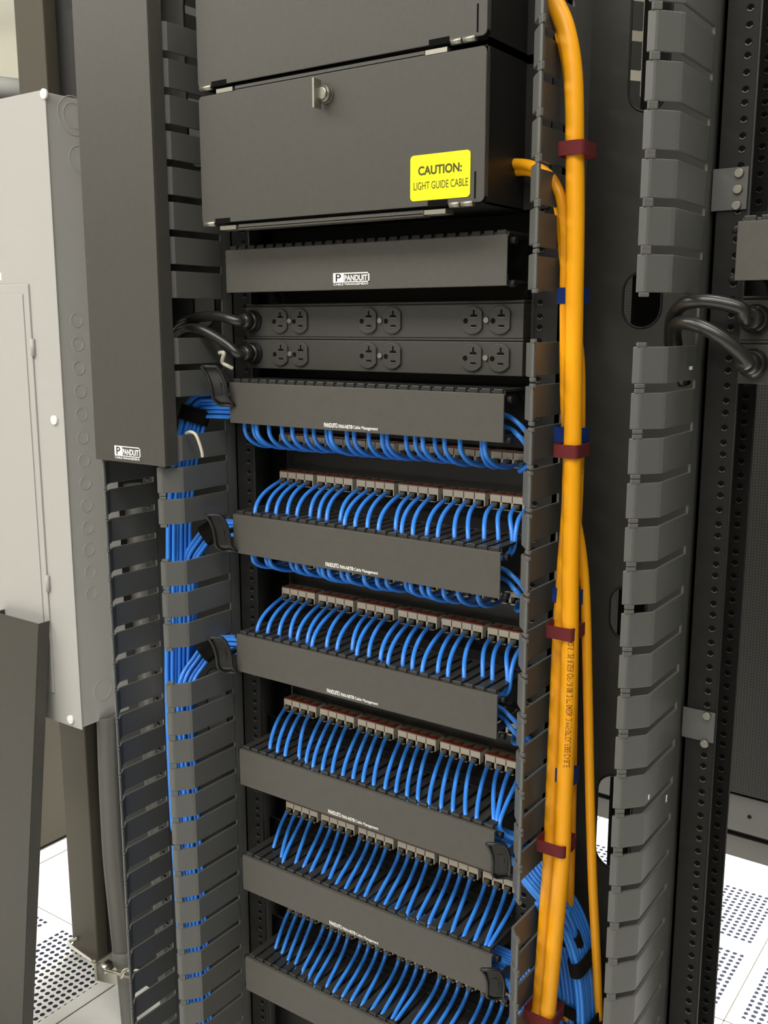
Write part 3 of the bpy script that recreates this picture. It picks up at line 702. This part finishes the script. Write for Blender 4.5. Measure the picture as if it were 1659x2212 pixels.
for px0, px1, py, lab in ((1218, 1271, 324, 'burgundy wrap nearest the top of the orange trunk, level with the yellow sticker'), (1208, 1257, 972, 'burgundy wrap on the orange trunk just beneath a blue strap, level with the topmost panel'),
        (1191, 1247, 1360, 'burgundy wrap on the orange trunk where the second thick cable appears'), (1170, 1229, 1821, 'burgundy wrap on the orange trunk above the blue bundle crossing'), (1142, 1203, 2187, 'burgundy wrap on the orange trunk at the bottom edge of the picture')):
    trunk_wrap(px0, px1+2, py, 0.0072, YT+0.0055, 0.0190, 'burgundy', lab, 'burgundy wraps on the orange trunk', back=0.002)
for px0, px1, py, lab in ((1211, 1266, 639, 'blue strap behind the orange trunk beside the missing duct finger'), (1203, 1265, 938, 'blue strap behind the orange trunk just above a burgundy wrap'), (1199, 1256, 1285, 'blue strap mostly hidden behind the orange trunk above the middle burgundy wrap'), (1205, 1244, 1672, 'blue strap peeking out behind the orange trunk lower down')):
    trunk_wrap(px0, px1, py, 0.0085, YT+0.020, 0.0095, 'bluestrap', lab, 'blue straps holding the orange trunk', 'strap_tie')

# ------------------------------------------------------------------ left side: breaker panel, column, conduit, loose cover
PX = -0.79; PYF, PYB = 0.10, 0.222
zt_, zb_ = at(105, 195, Y=PYF).z, at(160, 1568, Y=PYF).z
ep = thing('breaker_panel', (-1.05, PYF, zb_), 'light grey electrical breaker panel with a hinged door at the left edge', 'electrical panel')
MB().box(-1.36, PX, PYF+0.002, PYB, zb_, zt_).build('cabinet', 'greypaint', ep, bevel=0.002)
tr = MB().box(-1.365, PX+0.003, PYF-0.0005, PYF+0.0015, zb_-0.003, zt_+0.003).build('trim_plate', 'greypaint', ep, bevel=0.001)
da, db = at(46, 614, Y=PYF), at(80, 1345, Y=PYF); dx = -0.865
dm = MB(); dm.box(-1.27, dx, PYF-0.004, PYF-0.0005, 0.60, da.z); dm.box(-1.255, dx-0.016, PYF-0.006, PYF-0.004, 0.615, da.z-0.018)
do_ = dm.build('door', 'greypaint', ep, bevel=0.0012)
for py in (750, 1247):
    q = at(53, py, Y=PYF)
    MB().cyl((dx+0.003, PYF-0.004, q.z-0.016), (dx+0.003, PYF-0.004, q.z+0.016), 0.004, 10).build('hinge', 'greypaint', ep)
for px, py in ((98, 203), (120, 907), (155, 1553)):
    q = at(px, py, Y=PYF)
    s = MB(); s.cyl((q.x, PYF, q.z), (q.x, PYF-0.005, q.z), 0.0085, 16); s.box(q.x-0.006, q.x+0.006, PYF-0.0056, PYF-0.0049, q.z-0.001, q.z+0.001)
    s.build('cover_screw', 'white', ep)
MB().box(-1.0, at(4, 597, Y=PYF).x, PYF-0.0012, PYF-0.0005, at(2, 606, Y=PYF).z, at(2, 589, Y=PYF).z).build('name_tag', 'white', ep)
def knock(y, z, r):
    m = MB(); loop = [(PX+0.0004, y+r*math.cos(2*math.pi*j/28), z+r*math.sin(2*math.pi*j/28)) for j in range(29)]
    m.tube(loop, 0.0008, 6, caps=False); m.build('knockout', 'greypaint', ep)
yk = at(187, 1100, X=PX).y
for k in range(13): knock(yk, at(187, 692 + 0, X=PX).z - 0.0437*k, 0.0125)
for py in (690,):
    pass
q = at(158, 250, X=PX); knock(q.y, q.z, 0.034); knock(q.y, q.z, 0.022); q = at(172, 345, X=PX); knock(q.y, q.z, 0.024)
q = at(222, 1500, X=PX); knock(q.y, q.z+0.01, 0.022)
cy_ = 0.32
cl, crr = at(126.6, 1557, Y=cy_).x, at(182, 1567, Y=cy_).x
colm = thing('steel_column', ((cl+crr)/2, cy_, ZF), 'brown-grey square steel column behind the breaker panel', 'column')
MB().box(cl, crr, cy_, cy_+0.09, ZF, ZC).build('shaft', 'columnpaint', colm, bevel=0.003)
MB().box(crr+0.002, crr+0.055, cy_+0.03, cy_+0.07, ZF, ZC).build('rear_channel', 'dark', colm)
# flexible conduit
cpts = [at(231, 1545, Y=0.165), at(236, 1700, Y=0.165), at(244, 1850, Y=0.163), at(256, 1970, Y=0.160), at(266, 2060, Y=0.158), at(272, 2130, Y=0.158), at(281, 2230, Y=0.158), at(292, 2390, Y=0.158)]
cp = spline(cpts, 16); split = 16*4
cond = thing('electrical_conduit', cpts[0], 'grey ribbed conduit running down from the breaker panel past a clamp', 'conduit')
rib = []; rr = []
dense = spline(cpts[:5], 70)
for i, p in enumerate(dense): rib.append(p); rr.append(0.0205 + (0.0007 if i % 2 else -0.0007))
MB().tube(rib, rr, 14).build('ribbed_hose', 'conduit', cond)
MB().tube(cp[split:], 0.0165, 14).build('rigid_pipe', 'conduit', cond)
MB().cyl(cp[split]+V(0, 0, 0.012), cp[split]-V(0, 0, 0.02), 0.0225, 14).build('coupling', 'conduit', cond)
# beam clamp
k = at(225, 2085, Y=0.14)
bc = thing('conduit_clamp', k, 'zinc-plated clamp and rod tying the conduit to the steel column', 'clamp')
a_, b_, c_ = at(150, 2041, Y=0.29), at(203, 2078, Y=0.14), at(203, 2118, Y=0.14)
rod = [at(168, 2026, Y=0.318), at(152, 2033, Y=0.312), a_, at(176, 2060, Y=0.215), b_]
MB().tube(spline(rod, 6), 0.0042, 10).build('hook_rod', 'steel', bc)
pl = MB(); e0, e1 = at(206, 2080, Y=0.14), at(258, 2050, Y=0.155)
pl.add([(e0.x, 0.140, e0.z), (e1.x+0.02, 0.165, e0.z), (e1.x+0.02, 0.165, e0.z-0.042), (e0.x, 0.140, e0.z-0.042), (e0.x, 0.144, e0.z), (e1.x+0.02, 0.169, e0.z), (e1.x+0.02, 0.169, e0.z-0.042), (e0.x, 0.144, e0.z-0.042)],
       [(0,1,2,3), (7,6,5,4), (0,4,5,1), (1,5,6,2), (2,6,7,3), (3,7,4,0)]).build('side_plate', 'steel', bc, bevel=0.0006)
pm = MB(); pm.box(e0.x-0.003, e0.x+0.0005, 0.138, 0.2, e0.z-0.042, e0.z); pm.build('jaw', 'steel', bc)
q = at(228, 2090, Y=0.135)
MB().cyl(q+V(0, 0.012, 0), q-V(0, 0.012, 0), 0.0125, 6).build('bolt_head', 'steel', bc)
MB().tube(spline([q-V(0, .008, 0), at(248, 2101, Y=0.125), at(268, 2107, Y=0.12), at(290, 2111, Y=0.12)], 5), 0.0036, 8).build('tie_rod', 'steel', bc)
MB().tube(spline([at(262, 2112, Y=0.118), at(270, 2096, Y=0.115), at(285, 2094, Y=0.115), at(299, 2092, Y=0.13)], 5), 0.0045, 8).build('pipe_saddle', 'steel', bc)
# loose duct cover leaning on the breaker panel
lc = thing('loose_duct_cover', at(60, 1345, Y=0.06), 'loose dark grey duct cover leaning against the breaker panel at lower left', 'duct cover')
tl, tr_ = at(83, 1347.7, Y=0.070), at(110, 1347.5, Y=0.0955)
bl = at(31, 2212, Y=-0.03)
def lean(t, x, y):                                 # t along the height, x from the right front edge, y depth
    top = tl; e = (bl - tl); e.x = 0; 
    return Vector((top.x + x, top.y + e.y*t + y, top.z + e.z*t))
m = MB()
def slab(x0, x1, y0, y1):
    vs = [lean(t, x, y) for t in (0, 1.32) for x in (x0, x1) for y in (y0, y1)]
    m.add(vs, [(0,1,3,2), (4,6,7,5), (0,4,5,1), (2,3,7,6), (0,2,6,4), (1,5,7,3)])
slab(-0.146, 0, 0, 0.002); slab(-0.002, 0.0, 0.002, 0.0265); slab(-0.146, -0.144, 0.002, 0.0265)
m.build('cover_plate', 'box', lc, bevel=0.0008)

# black sheet added as a dark backdrop, and a riser pipe, seen between the duct fingers
MB().box(crr+0.058, -0.432, 0.335, 0.345, ZF, 1.95).build('dark_backdrop', 'dark', rack_l)
rp = MB().tube([at(287, 1045, Y=0.27), at(366, 2190, Y=0.27), at(376, 2330, Y=0.27)], 0.019, 14).build('riser_pipe', 'conduit')
tag(rp, 'grey riser pipe seen in slices between the fingers of the left duct', 'pipe')
# small brackets that hold the duct to the next rack, with their screws
for (x0, y0), (x1, y1), scr in (((1541, 366), (1612, 452), ((1597, 374), (1594, 409), (1591, 444))), ((1476, 1526), (1541, 1606), ((1527, 1546), (1522, 1606)))):
    a, b = at(x0, y0, Y=-0.002), at(x1, y1, Y=-0.002)
    br = MB().box(a.x, b.x, -0.0026, -0.0006, b.z, a.z).build('mounting_bracket', 'finger', duct_r, bevel=0.0004)
    for p in scr:
        q = at(*p, Y=-0.003); MB().cyl((q.x, -0.0026, q.z), (q.x, -0.0058, q.z), 0.0052, 14, 0, 0.0042).build('bracket_screw', 'hinge', br)
for px, py, ww, hh in ((1493, 795, 0.0085, 0.0035), (1440, 1725, 0.003, 0.008), (1402, 1722, 0.002, 0.005)):  # first fleck paints light through a slit, the others are torn tape
    q = at(px, py, X=0.4272); MB().box(0.4268, 0.4273, q.y-ww/2, q.y+ww/2, q.z-hh/2, q.z+hh/2).build('tape_and_light_fleck', 'white', duct_r)

# ------------------------------------------------------------------ behind the racks
def cabinet(x0, x1, yf, label):
    c = thing('server_cabinet', ((x0+x1)/2, yf, ZF), label, 'cabinet', 'black server cabinets behind the racks')
    MB().box(x0, x1, yf+0.02, yf+0.9, ZF+0.17, 1.95).build('housing', 'dark', c)
    d = MB().box(x0+0.004, x1-0.004, yf, yf+0.02, ZF+0.205, 1.93).build('perforated_door', 'mesh', c)
    d['label'] = 'perforated black door'
    b = MB(); b.box(x0, x1, yf+0.004, yf+0.9, ZF+0.085, ZF+0.197); b.build('lower_rail', 'cabinetgrey', c, bevel=0.002)
    MB().box(x0, x1, yf+0.012, yf+0.9, ZF, ZF+0.066).box(x0, x1, yf+0.03, yf+0.9, ZF+0.066, ZF+0.085).build('plinth', 'cabinetgrey', c, bevel=0.002)
    h = MB()
    for xx in (x0+0.06, x0+0.15, x1-0.15, x1-0.06): h.cyl((xx, yf+0.0045, ZF+0.14), (xx, yf+0.003, ZF+0.14), 0.006, 10)
    h.build('fixing_holes', 'hole', c)
YC = 1.722
cabinet(-0.06, 0.62, YC, 'black server cabinet with perforated door, seen at the right edge above the bright floor')
cabinet(-0.745, -0.065, YC, 'black server cabinet in the row behind, glimpsed between the racks')
cabinet(-1.43, -0.75, YC, 'black server cabinet at the left end of the row behind')
sidec = thing('equipment_cabinet', (-1.95, 1.1, ZF), 'dark grey equipment cabinet on the floor behind the leaning cover', 'cabinet')
xs_ = at(114, 1826, Z=ZF).x
MB().box(xs_-0.6, xs_, 0.30, 1.5, ZF+0.012, 1.5).build('housing', 'columnpaint', sidec, bevel=0.003)
MB().box(xs_-0.59, xs_-0.01, 0.31, 1.49, ZF, ZF+0.012).build('plinth', 'dark', sidec)
hp = MB().cyl(at(-60, 184, Y=1.8), at(150, 196+14, Y=1.9), 0.052, 16).build('overhead_pipe', 'pipe'); tag(hp, 'dark overhead pipe against the bright wall at upper left', 'pipe')
# perforated floor tiles
def ptile(ix, iy, label, turned=False):
    x, y = TX+ix*TS, TY+iy*TS
    o = MB().box(-TS/2+0.0015, TS/2-0.0015, -TS/2+0.0015, TS/2-0.0015, 0, 0.0008).build('perforated_floor_tile', 'tile'); o.location = (x+TS/2, y+TS/2, ZF+0.0002)
    tag(o, label, 'floor tile', 'perforated floor tiles')
    for a, b in ((-0.274, -0.034), (0.022, 0.268)):
        if turned: g = MB().box(a, b, -0.275, 0.275, 0.0008, 0.0012)
        else: g = MB().box(-0.275, 0.275, a, b, 0.0008, 0.0012)
        g.build('perforated_field', 'tileperf').parent = o
    return o
ptile(-1, 0, 'perforated floor tile directly in front of the black cabinet at the right edge')
ptile(0, 0, 'perforated floor tile at the lower right corner, past the dark seam')
ptile(-3, -2, 'perforated floor tile at lower left, between the leaning cover and the steel column', True)

# small white tie ends
def tie(pts, r, label):
    o = MB().tube(spline(pts, 6), r, 8).build('cable_tie', 'zip'); tag(o, label, 'cable tie', 'white cable ties')
tie([at(402, 936, Y=-0.098), at(411, 933, Y=-0.110), at(422, 938, Y=-0.112), at(430, 955, Y=-0.112), at(436, 975, Y=-0.112), at(438, 988, Y=-0.112)], 0.0022, 'white tie end hanging over a finger of the left duct below the plain cover')
tie([at(474, 762, Y=-0.06), at(484, 763, Y=-0.062), at(480, 782, Y=-0.058), at(493, 791, Y=-0.055), at(503, 796, Y=-0.05)], 0.0028, 'white tie round the lower power cord at the left end')
